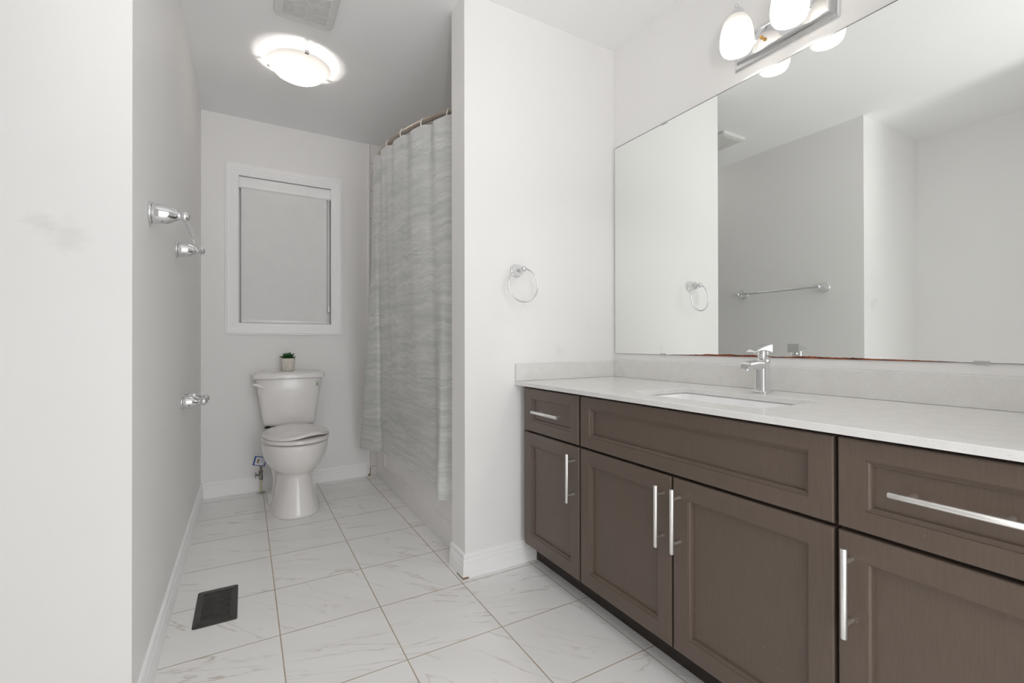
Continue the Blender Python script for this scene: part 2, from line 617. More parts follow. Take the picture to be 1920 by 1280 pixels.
# doorway wall: two piers and a header, the opening is where the camera stands
wf = MB().box(XL2, -0.14, -0.06, YF, 0, H).box(0.99, XM, -0.06, YF, 0, H).box(-0.14, 0.99, -0.06, YF, 2.12, H)
struct('wall_front', wf, M_WALL)
# back wall with the window opening
WX0, WX1, WZ0, WZ1 = -0.040, 0.528, 1.101, 2.064
wb = MB().box(XL, WX0, YB, YB + 0.1, 0, H).box(WX1, XM, YB, YB + 0.1, 0, H)
wb.box(WX0, WX1, YB, YB + 0.1, 0, WZ0).box(WX0, WX1, YB, YB + 0.1, WZ1, H)
struct('wall_back', wb, M_WALL, label='white end wall with the window above the toilet')
# tiled tub surround (thin tile layer on the three walls of the tub)
struct('trim_1', MB().box(0.777, 0.795, YB - 0.012, YB, 0.0, H, 0.003), M_TRIM, label='narrow white upright trim between end wall and tub tiles')
wt = MB().box(0.797, XM, YB - 0.008, YB, 0.0, H).box(XM - 0.008, XM, YP2, YB - 0.008, 0.0, H).box(0.797, XM - 0.008, YP2, YP2 + 0.008, 0.0, H)
struct('wall_tub', wt, M_WTILE, label='glossy white wall tiles around the tub')
# stain where the trim meets the floor
struct('trim_2', MB().box(0.7925, 0.7975, YB - 0.0135, YB - 0.0085, 0.0, 0.058).box(0.780, 0.7935, YB - 0.0130, YB - 0.0115, 0.0, 0.012), M_STAIN, label='brown water stain at the foot of the narrow trim')

# baseboard profile (offset from wall, height)
BBP = [(0, 0), (0.0145, 0), (0.0145, 0.050), (0.0120, 0.054), (0.0130, 0.060), (0.0130, 0.070), (0.0085, 0.074), (0.0085, 0.080), (0.0105, 0.084), (0.0100, 0.093), (0.006, 0.0975), (0, 0.0985)]


def baseboard(name, path, normals):
    """path: floor points; normals: at each point the mitred offset direction"""
    mb = MB()
    rings = [[(p[0] + n[0] * d, p[1] + n[1] * d, h) for d, h in BBP] for p, n in zip(path, normals)]
    mb.loft(rings)
    o = struct(name, mb, M_TRIM, 25)
    return o


baseboard('baseboard_left', [(XL - 0.5, YN), (XL, YN), (XL, YB)], [(0, -1), (1, -1), (1, -1)])
baseboard('baseboard_back', [(XL, YB), (0.776, YB)], [(1, -1), (0, -1)])
baseboard('baseboard_partition', [(XP, YP2 - 0.002), (XP, YP), (1.133, YP)], [(-1, 0), (-1, -1), (0, -1)])
struct('trim_3', MB().box(XP - 0.0155, XP - 0.0146, YP - 0.016, YP + 0.05, 0.0, 0.004).box(XP - 0.0155, XP + 0.01, YP - 0.0158, YP - 0.0146, 0.0, 0.007), M_STAIN, label='brown stain under the partition baseboard corner')

# window: stepped casing, frame and pane
def frame_sweep(mb, x0, x1, z0, z1, prof, y):
    """mitred frame round a rectangle in the XZ plane; prof: (outward distance, depth towards -y)"""
    rings = []
    for (cx, cz, sx, sz) in ((x0, z0, -1, -1), (x1, z0, 1, -1), (x1, z1, 1, 1), (x0, z1, -1, 1), (x0, z0, -1, -1)):
        rings.append([(cx + sx * o, y - d, cz + sz * o) for o, d in prof])
    return mb.loft(rings, (False, False))


casing = [(-0.003, 0.0), (-0.003, 0.008), (0.004, 0.012), (0.012, 0.012), (0.015, 0.0145), (0.026, 0.0145), (0.029, 0.0175), (0.041, 0.0175), (0.044, 0.020), (0.060, 0.020), (0.066, 0.0165), (0.0715, 0.0165), (0.0725, 0.014), (0.0725, 0.0)]
win = bpy.data.objects.new('window_1', None)
COL.objects.link(win)
win.location = ((WX0 + WX1) / 2, YB, WZ0)
win['kind'] = 'structure'
win['label'] = 'white cased window above the toilet'
frame_sweep(MB(), WX0, WX1, WZ0, WZ1, casing, YB).build('window_casing', M_TRIM, win, smooth=20)
fr = MB()
frame_sweep(fr, WX0 + 0.03, WX1 - 0.03, WZ0 + 0.03, WZ1 - 0.03, [(0.0, 0.0), (0.0, 0.03), (0.03, 0.03), (0.03, 0.0)], YB + 0.095)
fr.build('window_frame', M_TRIM, win)
MB().box(WX0 + 0.028, WX1 - 0.028, YB + 0.078, YB + 0.084, WZ0 + 0.028, WZ1 - 0.028).build('pane', M_GLASS, win)

# ------------------------------------------------------------------ roller blind
bl = thing('roller_blind', 'white roller blind drawn down inside the window frame', 'blind', ((WX0 + WX1) / 2, YB + 0.03, WZ1 - 0.005))
cas = MB()
cp = [(YB + 0.052, WZ1 - 0.006), (YB + 0.052, WZ1 - 0.078), (YB + 0.012, WZ1 - 0.078), (YB + 0.004, WZ1 - 0.072), (YB + 0.001, WZ1 - 0.055), (YB + 0.001, WZ1 - 0.02), (YB + 0.004, WZ1 - 0.006)]
cas.prism(cp, 'x', WX0 + 0.006, WX1 - 0.006)
cas.build('cassette', M_CASS, bl, smooth=35)
for xa, xb in ((WX1 - 0.0058, WX1 - 0.0035), (WX0 + 0.0035, WX0 + 0.0058)):
    MB().prism([(y - 0.0005, z) for y, z in cp], 'x', xa, xb).build('end_cap', M_CASS, bl, smooth=35)
MB().box(WX0 + 0.016, 0.500, YB + 0.018, YB + 0.0195, 1.128, WZ1 - 0.075).build('fabric', M_BLIND, bl)
MB().box(WX0 + 0.016, 0.500, YB + 0.013, YB + 0.0245, 1.106, 1.128, 0.003).build('bottom_rail', M_CASS, bl)
cord = MB().tube([(0.5085, YB + 0.012, WZ1 - 0.077), (0.5085, YB + 0.012, 1.20)], 0.0016, 8)
cord.tube([(0.514, YB + 0.014, WZ1 - 0.077), (0.514, YB + 0.014, 1.20)], 0.0016, 8).build('cord', M_CASS, bl)
MB().box(0.5045, 0.5195, YB + 0.004, YB + 0.020, 1.191, 1.238, 0.005).build('cord_weight', M_CASS, bl)

# ------------------------------------------------------------------ bathtub
tb = thing('bathtub', 'white alcove bathtub behind the shower curtain', 'bathtub', (1.22, 2.69, 0.0))
TX0, TX1, TY0, TY1, TZ = 0.842, XM - 0.0085, YP2 + 0.0085, YB - 0.0085, 0.40
ap = MB()
# apron with a recessed panel
rings = []
for x, in_ in ((TX0, 0.0), (TX0, 0.0)):
    pass
ay0, ay1, az0, az1 = TY0 + 0.13, 3.247, 0.110, 0.335


def aprect(x, e):
    return [(x, ay0 + e, az0 + e), (x, ay1 - e, az0 + e), (x, ay1 - e, az1 - e), (x, ay0 + e, az1 - e)]


ap.loft([[(TX0 + 0.05, TY0, 0), (TX0 + 0.05, TY1, 0), (TX0 + 0.05, TY1, TZ - 0.03), (TX0 + 0.05, TY0, TZ - 0.03)],
         [(TX0, TY0, 0), (TX0, TY1, 0), (TX0, TY1, TZ - 0.03), (TX0, TY0, TZ - 0.03)],
         aprect(TX0, -0.014), aprect(TX0 - 0.0025, -0.008), aprect(TX0 - 0.0025, 0.0), aprect(TX0 + 0.009, 0.010)])
ap.build('apron', M_TUB, tb, smooth=30)
rim = MB()
outer = rrect((TX0 + TX1) / 2, (TY0 + TY1) / 2, (TX1 - TX0) / 2 + 0.0, (TY1 - TY0) / 2, 0.02, 6)
inn = rrect((TX0 + TX1) / 2, (TY0 + TY1) / 2, (TX1 - TX0) / 2 - 0.075, (TY1 - TY0) / 2 - 0.09, 0.16, 6)
inn2 = rrect((TX0 + TX1) / 2, (TY0 + TY1) / 2, (TX1 - TX0) / 2 - 0.15, (TY1 - TY0) / 2 - 0.20, 0.12, 6)
rim.loft([[(*p, TZ - 0.04) for p in outer], [(*p, TZ - 0.006) for p in outer],
          [(*p, TZ) for p in rrect((TX0 + TX1) / 2, (TY0 + TY1) / 2, (TX1 - TX0) / 2 - 0.008, (TY1 - TY0) / 2 - 0.008, 0.02, 6)],
          [(*p, TZ) for p in inn], [(*p, TZ - 0.02) for p in rrect((TX0 + TX1) / 2, (TY0 + TY1) / 2, (TX1 - TX0) / 2 - 0.09, (TY1 - TY0) / 2 - 0.105, 0.15, 6)],
          [(*p, 0.09) for p in inn2], [(*p, 0.06) for p in rrect((TX0 + TX1) / 2, (TY0 + TY1) / 2, (TX1 - TX0) / 2 - 0.20, (TY1 - TY0) / 2 - 0.27, 0.10, 6)]], (False, True))
rim.build('basin', M_TUB, tb, smooth=40)
MB().box(TX0 - 0.006, TX0 - 0.0005, TY0, TY1, 0.0005, 0.006).build('caulk_bead', M_CAULK, tb)

# ------------------------------------------------------------------ curtain rod, curtain, rings
ZR = 2.05
def xr(y):
    return 0.664 + (0.43 if y < 2.62 else 0.33) * (y - 2.62) ** 2


rod = thing('curtain_rod', 'curved brushed metal shower curtain rod', 'curtain rod', (xr(1.909), 1.909, ZR))
ry0, ry1 = YP2 + 0.0095, YB - 0.0095
MB().tube([(xr(ry0 + (ry1 - ry0) * i / 60), ry0 + (ry1 - ry0) * i / 60, ZR) for i in range(61)], 0.0125, 18).build('rod', M_ROD, rod)
for y, s in ((ry0, 1), (ry1, -1)):
    MB().lathe([(0.001, 0.022), (0.016, 0.022), (0.018, 0.018), (0.032, 0.006), (0.034, 0.0), (0.001, 0.0)], (xr(y), y, ZR), (0, s, 0), 28).build('wall_flange', M_ROD, rod)

BOT = [(.806, 1.93), (.800, 1.985), (.768, 2.022), (.790, 2.09), (.816, 2.16), (.806, 2.30), (.802, 2.45), (.799, 2.62), (.797, 2.80), (.790, 2.95), (.784, 3.055), (.806, 3.112), (.765, 3.118), (.722, 3.19), (.679, 3.262), (.705, 3.325), (.79, 3.37)]
TOPY = [1.935, 1.985, 2.03, 2.08, 2.13, 2.21, 2.29, 2.37, 2.45, 2.53, 2.60, 2.63, 2.655, 2.69, 2.73, 2.75, 2.765]
RINGY = [2.017, 2.168, 2.326, 2.490]


def catmull(P, t):
    n = len(P) - 1
    i = min(int(t * n), n - 1)
    f = t * n - i
    g = lambda k: P[max(0, min(n, k))]
    p0, p1, p2, p3 = g(i - 1), g(i), g(i + 1), g(i + 2)
    return [0.5 * (2 * b + (c - a) * f + (2 * a - 5 * b + 4 * c - d) * f * f + (-a + 3 * b - 3 * c + d) * f ** 3) for a, b, c, d in zip(p0, p1, p2, p3)]


NU, NV = 170, 90
ZTOP, ZBOT = 2.033, 0.25
cur = bmesh.new()
uvl = cur.loops.layers.uv.new('UVMap')
grid = []
ulen = 0.0
prevt = None
U = []
for i in range(NU + 1):
    t = i / NU
    bx, by = catmull(BOT, t)
    ty_ = catmull([(q,) for q in TOPY], t)[0]
    # scallops between the rings
    ph = 0.0
    for a, b_ in zip([1.935 - 0.075] + RINGY + [2.645], RINGY + [2.645, 2.85]):
        if a <= ty_ <= b_:
            ph = math.sin(PI * (ty_ - a) / (b_ - a))
    tx_ = xr(ty_) - 0.010 - 0.014 * max(0.0, min(1.0, (ty_ - 2.35) / 0.35))
    if t > 0.9:
        tx_ += 0.45 * (t - 0.9)
    scal = 0.014 * ph * math.sin(ty_ * 40 + 1.0)
    ztop = ZTOP - 0.014 * ph
    row = []
    if prevt is not None:
        ulen += max(0.004, math.hypot(bx - prevt[0], by - prevt[1]))
    prevt = (bx, by)
    U.append(ulen)
    for j in range(NV + 1):
        s = j / NV
        w = s ** 1.5
        z = ztop + (ZBOT - ztop) * s
        x = tx_ + (bx - tx_) * w - scal * math.exp(-s * 7)
        y = ty_ + (by - ty_) * w
        # shallow vertical folds and packing creases
        fold = 0.0035 * math.sin(ulen * 15 + 0.8 + 1.2 * s) * (0.3 + 0.7 * math.sin(PI * s)) + 0.0010 * math.sin(ulen * 41 + 3.0 * s)
        crease = 0.0014 * math.cos(s * 8 * PI) * math.sin(PI * min(1, s * 1.2))
        x -= fold + crease
        row.append(cur.verts.new((x - 0.65, y - 2.4, z - ZBOT)))
    grid.append(row)
for i in range(NU):
    for j in range(NV):
        f = cur.faces.new((grid[i][j], grid[i + 1][j], grid[i + 1][j + 1], grid[i][j + 1]))
        f.smooth = True
        for lp, (a, b_) in zip(f.loops, ((i, j), (i + 1, j), (i + 1, j + 1), (i, j + 1))):
            lp[uvl].uv = (U[a], b_ / NV * 1.78)
cme = bpy.data.meshes.new('shower_curtain')
cur.to_mesh(cme)
cur.free()
cme.materials.append(M_CURTAIN)
curtain = bpy.data.objects.new('shower_curtain', cme)
COL.objects.link(curtain)
curtain.location = (0.65, 2.4, ZBOT)
tag(curtain, 'pale grey shower curtain with wavy white strata stripes', 'shower curtain')

RLAB = ['white plastic curtain ring nearest the partition wall', 'second white curtain ring out from the partition wall',
        'third white curtain ring out from the partition wall', 'white curtain ring farthest along the rod, by the tiled wall']
ring0 = None
for k, y in enumerate(RINGY):
    sl = 0.86 * (y - 2.62)
    if ring0 is None:
        mb = MB()
        pts = []
        for i in range(28):
            a = 2 * PI * i / 28
            pts.append((0.0185 * math.cos(a), 0.003 * math.sin(2 * a), 0.0245 * math.sin(a) - 0.010))
        mb.tube(pts, 0.0024, 10, closed=True)
        ring0 = mb.build('curtain_ring', M_RING)
        o = ring0
    else:
        o = ring0.copy()
        COL.objects.link(o)
    o.location = (xr(y), y, ZR)
    o.rotation_euler = (0, 0, -math.atan(sl) + (0.45, 0.2, -0.15, 0.3)[k])
    tag(o, RLAB[k], 'curtain ring', 'rings of the shower curtain')

# ------------------------------------------------------------------ toilet
TXC = 0.257
toi = thing('toilet', 'white two-piece toilet with closed lid under the window', 'toilet', (TXC, 3.1, 0.0))


def ring2(z, hw, y0, y1, e=1.0, xc=TXC, front=0.0, n=56):
    yc = (y0 + y1) / 2 + front
    return [(x, y, z) for x, y in superell(xc, yc, hw, y1 - yc, e, n, yc - y0)]


bw = MB()
bw.loft([ring2(0.0015, .131, 2.818, 3.30, .78), ring2(0.012, .129, 2.818, 3.30, .78), ring2(0.03, .124, 2.824, 3.295, .80), ring2(0.09, .111, 2.842, 3.285, .86),
         ring2(0.15, .102, 2.856, 3.275, .9), ring2(0.205, .0955, 2.868, 3.27, .95), ring2(0.222, .0955, 2.867, 3.26, .97), ring2(0.231, .104, 2.860, 3.25, 1.0),
         ring2(0.242, .121, 2.844, 3.245, 1.0), ring2(0.264, .142, 2.820, 3.24, 1.0, front=.01), ring2(0.297, .161, 2.795, 3.235, 1.0, front=.02), ring2(0.338, .1735, 2.775, 3.23, 1.0, front=.03),
         ring2(0.385, .1785, 2.764, 3.23, .98, front=.03), ring2(0.401, .1775, 2.764, 3.23, .98, front=.03), ring2(0.4075, .172, 2.770, 3.225, .98, front=.03),
         ring2(0.4075, .130, 2.83, 3.14, 1.0), ring2(0.36, .115, 2.85, 3.12, 1.0), ring2(0.25, .07, 2.92, 3.06, 1.0)])
bw.build('bowl', M_CERAMIC, toi, smooth=50)
tw = MB()
tw.loft([ring2(0.0015, .142, 3.10, 3.33, .55), ring2(0.035, .140, 3.10, 3.33, .55), ring2(0.05, .118, 3.10, 3.32, .6), ring2(0.15, .112, 3.08, 3.31, .7),
         ring2(0.20, .122, 3.06, 3.31, .8), ring2(0.25, .128, 3.06, 3.32, .8), ring2(0.30, .13, 3.08, 3.40, .6), ring2(0.36, .135, 3.12, 3.452, .4), ring2(0.425, .137, 3.14, 3.455, .35), ring2(0.436, .134, 3.143, 3.452, .35)])
tw.build('trapway', M_CERAMIC, toi, smooth=50)


def seat_ring(z, hw, y0, y1, e=.93):
    return ring2(z, hw, y0, y1, e, front=0.03)


st = MB()
st.loft([seat_ring(.4155, .172, 2.770, 3.20), seat_ring(.418, .181, 2.759, 3.203), seat_ring(.432, .182, 2.758, 3.203), seat_ring(.4375, .178, 2.763, 3.20),
         seat_ring(.4375, .115, 2.84, 3.13), seat_ring(.4155, .115, 2.84, 3.13), seat_ring(.4155, .172, 2.770, 3.20)], (False, False))
for bx_, by_ in ((-.13, 2.90), (.13, 2.90), (-.12, 3.12), (.12, 3.12)):
    st.box(TXC + bx_ - .008, TXC + bx_ + .008, by_ - .012, by_ + .012, .4078, .416)
st.build('seat', M_SEAT, toi, smooth=50)
# lid: slightly warped, its front right corner stands off the seat
ld = MB()


def lid_ring(z, hw, y0, y1):
    out = []
    for x, y, zz in seat_ring(z, hw, y0, y1, .93):
        bulge = math.exp(-((x - TXC - 0.07) / 0.085) ** 2) * max(0.0, min(1.0, (3.0 - y) / 0.2))
        back = max(0.0, (y - 2.99) / 0.22)
        taper = 1 - 0.30 * back ** 1.6
        out.append((TXC + (x - TXC) * taper, y, zz + 0.020 * bulge + 0.013 * back))
    return out


ld.loft([lid_ring(.4395, .172, 2.766, 3.21), lid_ring(.4405, .179, 2.759, 3.215), lid_ring(.448, .180, 2.758, 3.216), lid_ring(.455, .175, 2.764, 3.213), lid_ring(.459, .15, 2.80, 3.19), lid_ring(.461, .08, 2.89, 3.10)])
ld.build('lid', M_SEAT, toi, smooth=50)
for sx in (-1, 1):
    MB().box(TXC + sx * .075 - .022, TXC + sx * .075 + .022, 3.193, 3.235, .4365, .458, .007).build('hinge', M_SEAT, toi)
tk = MB()


def trect(z, x0, x1, y0, y1, bow=0.012, e=.30, n=64):
    out = []
    for x, y in superell((x0 + x1) / 2, (y0 + y1) / 2, (x1 - x0) / 2, (y1 - y0) / 2, e, n):
        if y < (y0 + y1) / 2:
            q = (x - (x0 + x1) / 2) / ((x1 - x0) / 2)
            y -= bow * (1 - q * q)
        out.append((x, y, z))
    return out


tk.loft([trect(.446, .112, .390, 3.305, 3.445), trect(.452, .102, .400, 3.297, 3.452), trect(.47, .097, .406, 3.293, 3.455), trect(.53, .088, .413, 3.287, 3.458), trect(.64, .070, .428, 3.278, 3.462), trect(.738, .056, .441, 3.272, 3.466), trect(.745, .058, .439, 3.274, 3.464)])
tk.build('tank', M_CERAMIC, toi, smooth=50)
tl = MB()
tl.loft([trect(.7465, .048, .448, 3.262, 3.470, .018), trect(.749, .038, .457, 3.254, 3.474, .020), trect(.772, .0365, .4575, 3.252, 3.475, .021), trect(.781, .042, .452, 3.258, 3.472, .020), trect(.7865, .062, .432, 3.275, 3.462, .018), trect(.790, .12, .374, 3.31, 3.44, .01), trect(.7915, .2, .3, 3.35, 3.40, .0)])
tl.build('tank_lid', M_CERAMIC, toi, smooth=50)
lv = MB()
lv.lathe([(.001, 0.0), (.013, 0.0), (.013, .007), (.009, .012), (.001, .012)], (.068, 3.2695, .708), (0, -1, 0), 20)
lv.loft([[(.040 + .062 * t, 3.252 + .004 * math.sin(a) - .002 * t, .716 - .024 * t * t * 1.0 + (.004 + .0065 * math.sin(PI * min(1, t * .98)) ** .7) * math.cos(a)) for a in [2 * PI * k / 12 for k in range(12)]] for t in [i / 12 for i in range(13)]])
lv.build('flush_lever', M_SEAT, toi, smooth=60)
# small sticker with a drop mark on the tank front
sk = MB()
sk.box(.400, .417, 3.2672, 3.2690, .692, .722)
sk.cur = 1
sk.prism([(.4085 + .0035 * math.cos(a) * (1 if math.sin(a) < 0.3 else .55), .7055 + (.0035 * math.sin(a) if math.sin(a) < .3 else .006 * math.sin(a))) for a in [2 * PI * k / 14 for k in range(14)]], 'y', 3.2668, 3.2671)
sk.box(.4035, .4135, 3.2668, 3.2671, .6955, .6970)
o = sk.build('sticker', [M_GREEN, M_BLACK], toi)
o['label'] = 'small pale green sticker with dark drop mark'
MB().box(.105, .135, 3.285, 3.315, .4365, .4455, .002).build('tank_gasket', M_BLACK, toi)

# ------------------------------------------------------------------ water shut-off valve and its tag
VX, VY = 0.088, 3.430
vl = thing('shutoff_valve', 'metal shut-off valve on cream pipe beside the toilet', 'valve', (VX, VY, 0.0))
MB().lathe([(.008, .010), (.012, .009), (.026, .005), (.031, .0008), (.008, .0008)], (VX, VY, 0), (0, 0, 1), 28).build('escutcheon', M_DCHROME, vl)
MB().tube([(VX, VY, .004), (VX + .001, VY, .095)], .0085, 16).build('pipe', M_PEX, vl)
vb = MB().lathe([(.001, .085), (.0105, .085), (.0115, .090), (.0115, .105), (.0095, .108), (.0095, .128), (.012, .131), (.012, .143), (.0085, .146), (.0085, .150), (.0075, .152), (.0075, .185), (.009, .187), (.009, .197), (.001, .198)], (VX, VY, 0), (0, 0, 1), 18)
vb.lathe([(.007, .0), (.007, .012), (.004, .014), (.004, .022)], (VX - .006, VY, .118), (-1, -.15, 0), 14)
vb.build('valve_body', M_VALVE, vl, smooth=35)
MB().sphere((VX - .031, VY - .004, .118), .019, 18, 10, (.28, .75, 1.05)).build('handle', M_DCHROME, vl)

tg = MB()


def tagquad(mb, u0, u1, v0, v1, d, th=.0006):
    # tag plane: tilted, facing the room
    ca, sa = math.cos(-.26), math.sin(-.26)
    def P(u, v, e):
        return (VX - .006 + u * ca - v * sa, VY - .018 - e + .10 * u, .209 + u * sa + v * ca)
    q = [P(u0, v0, d), P(u1, v0, d), P(u1, v1, d), P(u0, v1, d)]
    q2 = [(x, y + th, z) for x, y, z in q]
    mb.loft([q, q2])


tagquad(tg, -.036, .036, -.030, .030, 0, .0012)
tg.cur = 1
for a in ((-.036, -.027, -.030, .030), (.030, .036, -.030, .030), (-.027, .030, .0245, .030), (-.027, .030, -.030, -.0255)):
    tagquad(tg, *a, .0012)
tg.cur = 2
tagquad(tg, -.016, -.004, -.014, .014, .0012)
tg.cur = 1
tagquad(tg, .009, .013, -.006, .001, .0012)
for v in (.008, .012, .016):
    tagquad(tg, .004, .019, v, v + .0012, .0012)
tg.cur = 3
tagquad(tg, .021, .029, -.024, .022, .0012)
tgo = tg.build('paper_tag', [M_PAPER, M_TAGBLUE, M_TAGBROWN, M_DCHROME], None, (VX - .006, VY - .018, .209))
MBt = MB().tube([(VX + .0, VY - .009, .188), (VX + .010, VY - .014, .196), (VX + .012, VY - .0175, .19)], .0012, 8)
MBt.build('tag_tie', M_TAGBLUE, tgo)
tag(tgo, 'blue-bordered white paper tag hanging on the shut-off valve', 'tag')

# ------------------------------------------------------------------ succulent on the tank
PX, PY, PZ = .243, 3.364, .7925
pl = thing('potted_succulent', 'small green succulent in a speckled beige pot on the toilet tank', 'potted plant', (PX, PY, PZ))
MB().lathe([(.001, 0), (.036, 0), (.0385, .003), (.0425, .077), (.042, .081), (.0375, .081), (.036, .068), (.001, .068)], (PX, PY, PZ), (0, 0, 1), 40).build('pot', M_POT, pl)
MB().lathe([(.001, .072), (.03, .071), (.0362, .0685), (.001, .0685)], (PX, PY, PZ), (0, 0, 1), 24).build('soil', M_SOIL, pl)
lf = MB()
rnd = random.Random(3)
for tier, (n, ln, el, wd) in enumerate(((9, .052, 12, .012), (8, .048, 32, .012), (7, .042, 52, .011), (5, .034, 72, .009))):
    for k in range(n):
        az = 2 * PI * (k + .37 * tier) / n + rnd.uniform(-.2, .2)
        e = math.radians(el + rnd.uniform(-7, 8))
        L = ln * rnd.uniform(.85, 1.1)
        d = Vector((math.cos(az) * math.cos(e), math.sin(az) * math.cos(e), math.sin(e)))
        side = Vector((-math.sin(az), math.cos(az), 0))
        nrm = d.cross(side) * -1
        rings = []
        for i in range(9):
            t = i / 8
            w = wd * (math.sin(PI * (t * .86 + .10)) ** .8) * (1 if t < .95 else .2)
            c = Vector((PX, PY, PZ + .076)) + d * (L * t) + Vector((0, 0, .010 * t * t - .004 * t))
            rings.append([c + side * (w * math.cos(a)) + nrm * (w * .38 * math.sin(a) - w * .25 * abs(math.cos(a))) for a in [2 * PI * q / 10 for q in range(10)]])
        lf.loft(rings)
lf.build('foliage', M_LEAF, pl, smooth=60)

# ------------------------------------------------------------------ wall fittings
def post_profile(k=1.0):
    return [(.001, 0), (.0335 * k, 0), (.0345 * k, .002), (.0345 * k, .005), (.0325 * k, .0075), (.0295 * k, .009), (.0295 * k, .010), (.029 * k, .028), (.0265 * k, .042), (.021 * k, .055), (.0155 * k, .064), (.0125 * k, .069), (.0120 * k, .073)]


def post(parent, base, axis, k=1.0, ball=.0155, L=1.0):
    pr = [(r, h * L) for r, h in post_profile(k)]
    hb = .0825 * L
    n = 10
    for i in range(n + 1):
        a = -.62 * PI / 2 + (PI / 2 + .62 * PI / 2) * i / n
        pr.append((max(ball * math.cos(a), 1e-4), hb + ball * math.sin(a)))
    return MB().lathe(pr, base, axis, 32).build('mounting_post', M_CHROME, parent, smooth=50)


tbz = 1.348
tbar = thing('towel_bar', 'chrome towel bar high on the left wall', 'towel bar', (XL, 1.98, tbz))
for y in (1.683, 2.277):
    post(tbar, (XL + .0004, y, tbz), (1, 0, 0))
MB().tube([(XL + .0825, 1.69, tbz - .001), (XL + .0825, 2.27, tbz - .001)], .0075, 16).build('bar', M_CHROME, tbar)

tpz = .715
tph = thing('toilet_paper_holder', 'empty chrome toilet paper holder low on the left wall', 'toilet paper holder', (XL, 2.52, tpz))
for y in (2.455, 2.595):
    post(tph, (XL + .0004, y, tpz), (1, 0, 0), .95, .0165, .97)
MB().tube([(XL + .080, 2.466, tpz), (XL + .080, 2.584, tpz)], .0075, 16).build('roller', M_CHROME, tph)

tr = thing('towel_ring', 'round chrome towel ring on the partition wall by the vanity', 'towel ring', (1.037, YP, 1.287))
post(tr, (1.036, YP - .0004, 1.288), (0, -1, 0), .86, .0135, .78)
rc = (1.036, YP - .0645, 1.219)
MB().tube([(rc[0] + .073 * math.cos(a), rc[1] + .004 * math.sin(a), rc[2] + .073 * math.sin(a)) for a in [2 * PI * k / 64 for k in range(64)]], .0036, 10, closed=True).build('ring', M_CHROME, tr)

# ------------------------------------------------------------------ floor register
fv = thing('floor_register', 'dark bronze slotted floor vent on the tiles by the left wall', 'floor vent', (-.091, 2.033, 0))
VX0, VX1, VY0, VY1 = -.158, -.0245, 1.900, 2.167
f = MB()
o_ = rrect((VX0 + VX1) / 2, (VY0 + VY1) / 2, (VX1 - VX0) / 2, (VY1 - VY0) / 2, .008, 5)
o2 = rrect((VX0 + VX1) / 2, (VY0 + VY1) / 2, (VX1 - VX0) / 2 - .003, (VY1 - VY0) / 2 - .003, .007, 5)
i_ = rrect((VX0 + VX1) / 2, (VY0 + VY1) / 2, (VX1 - VX0) / 2 - .0205, (VY1 - VY0) / 2 - .031, .002, 5)
f.loft([[(*p, .0006) for p in o_], [(*p, .0025) for p in o_], [(*p, .0045) for p in o2], [(*p, .0055) for p in i_], [(*p, .0006) for p in i_], [(*p, .0006) for p in o_]], (False, False))
f.build('frame', M_VENT, fv, smooth=30)
MB().box(VX0 + .021, VX1 - .021, VY0 + .0315, VY1 - .0315, .0006, .0010).build('duct_shade', M_BLACK, fv)  # flat black sheet painted as the shade inside the duct
g = MB()
gy0, gy1 = VY0 + .033, VY1 - .033
for k in range(18):
    y = gy0 + (gy1 - gy0) * (k + .5) / 18
    x0, x1 = VX0 + .0215, VX1 - .0215
    g.loft([[(x, y - .0030, .0012), (x, y - .0020, .0052), (x, y + .0016, .0054), (x, y + .0016, .0046), (x, y - .0012, .0044), (x, y - .0022, .0012)] for x in (x0, (x0 + x1) / 2, x1)])
g.box((VX0 + VX1) / 2 - .0015, (VX0 + VX1) / 2 + .0015, gy0, gy1, .0011, .0035)
g.build('louvers', M_VENT, fv, smooth=0)

# ------------------------------------------------------------------ ceiling: exhaust fan and lamp
fx0, fx1, fy0, fy1 = .105, .350, 2.030, 2.278
fa = thing('exhaust_fan', 'square white slotted exhaust fan grille on the ceiling', 'exhaust fan', ((fx0 + fx1) / 2, (fy0 + fy1) / 2, H))
fcx, fcy, fhx, fhy = (fx0 + fx1) / 2, (fy0 + fy1) / 2, (fx1 - fx0) / 2, (fy1 - fy0) / 2
g = MB()
lv_ = [(fhx, H - .0008, .018), (fhx, H - .012, .018), (fhx - .004, H - .019, .018), (fhx - .012, H - .0225, .016), (fhx - .034, H - .0245, .006), (fhx - .034, H - .018, .006)]
g.loft([[(*p, z) for p in rrect(fcx, fcy, h, h + (fhy - fhx), r, 6)] for h, z, r in lv_], (True, False))
g.build('cover', M_PLASTIC, fa, smooth=35)
s_ = MB()
for k in range(20):
    y = fcy - (fhy - .034) + 2 * (fhy - .034) * (k + .5) / 20
    s_.box(fcx - fhx + .0335, fcx + fhx - .0335, y - .0029, y + .0022, H - .0255, H - .0215)
for x in (fcx - .045, fcx, fcx + .045):
    s_.box(x - .0015, x + .0015, fcy - fhy + .034, fcy + fhy - .034, H - .0248, H - .0215)
s_.build('grille_slats', M_PLASTIC, fa, smooth=0)
MB().box(fcx - fhx + .03, fcx + fhx - .03, fcy - fhy + .03, fcy + fhy - .03, H - .0195, H - .0185).build('grille_backing', M_BLACK, fa)

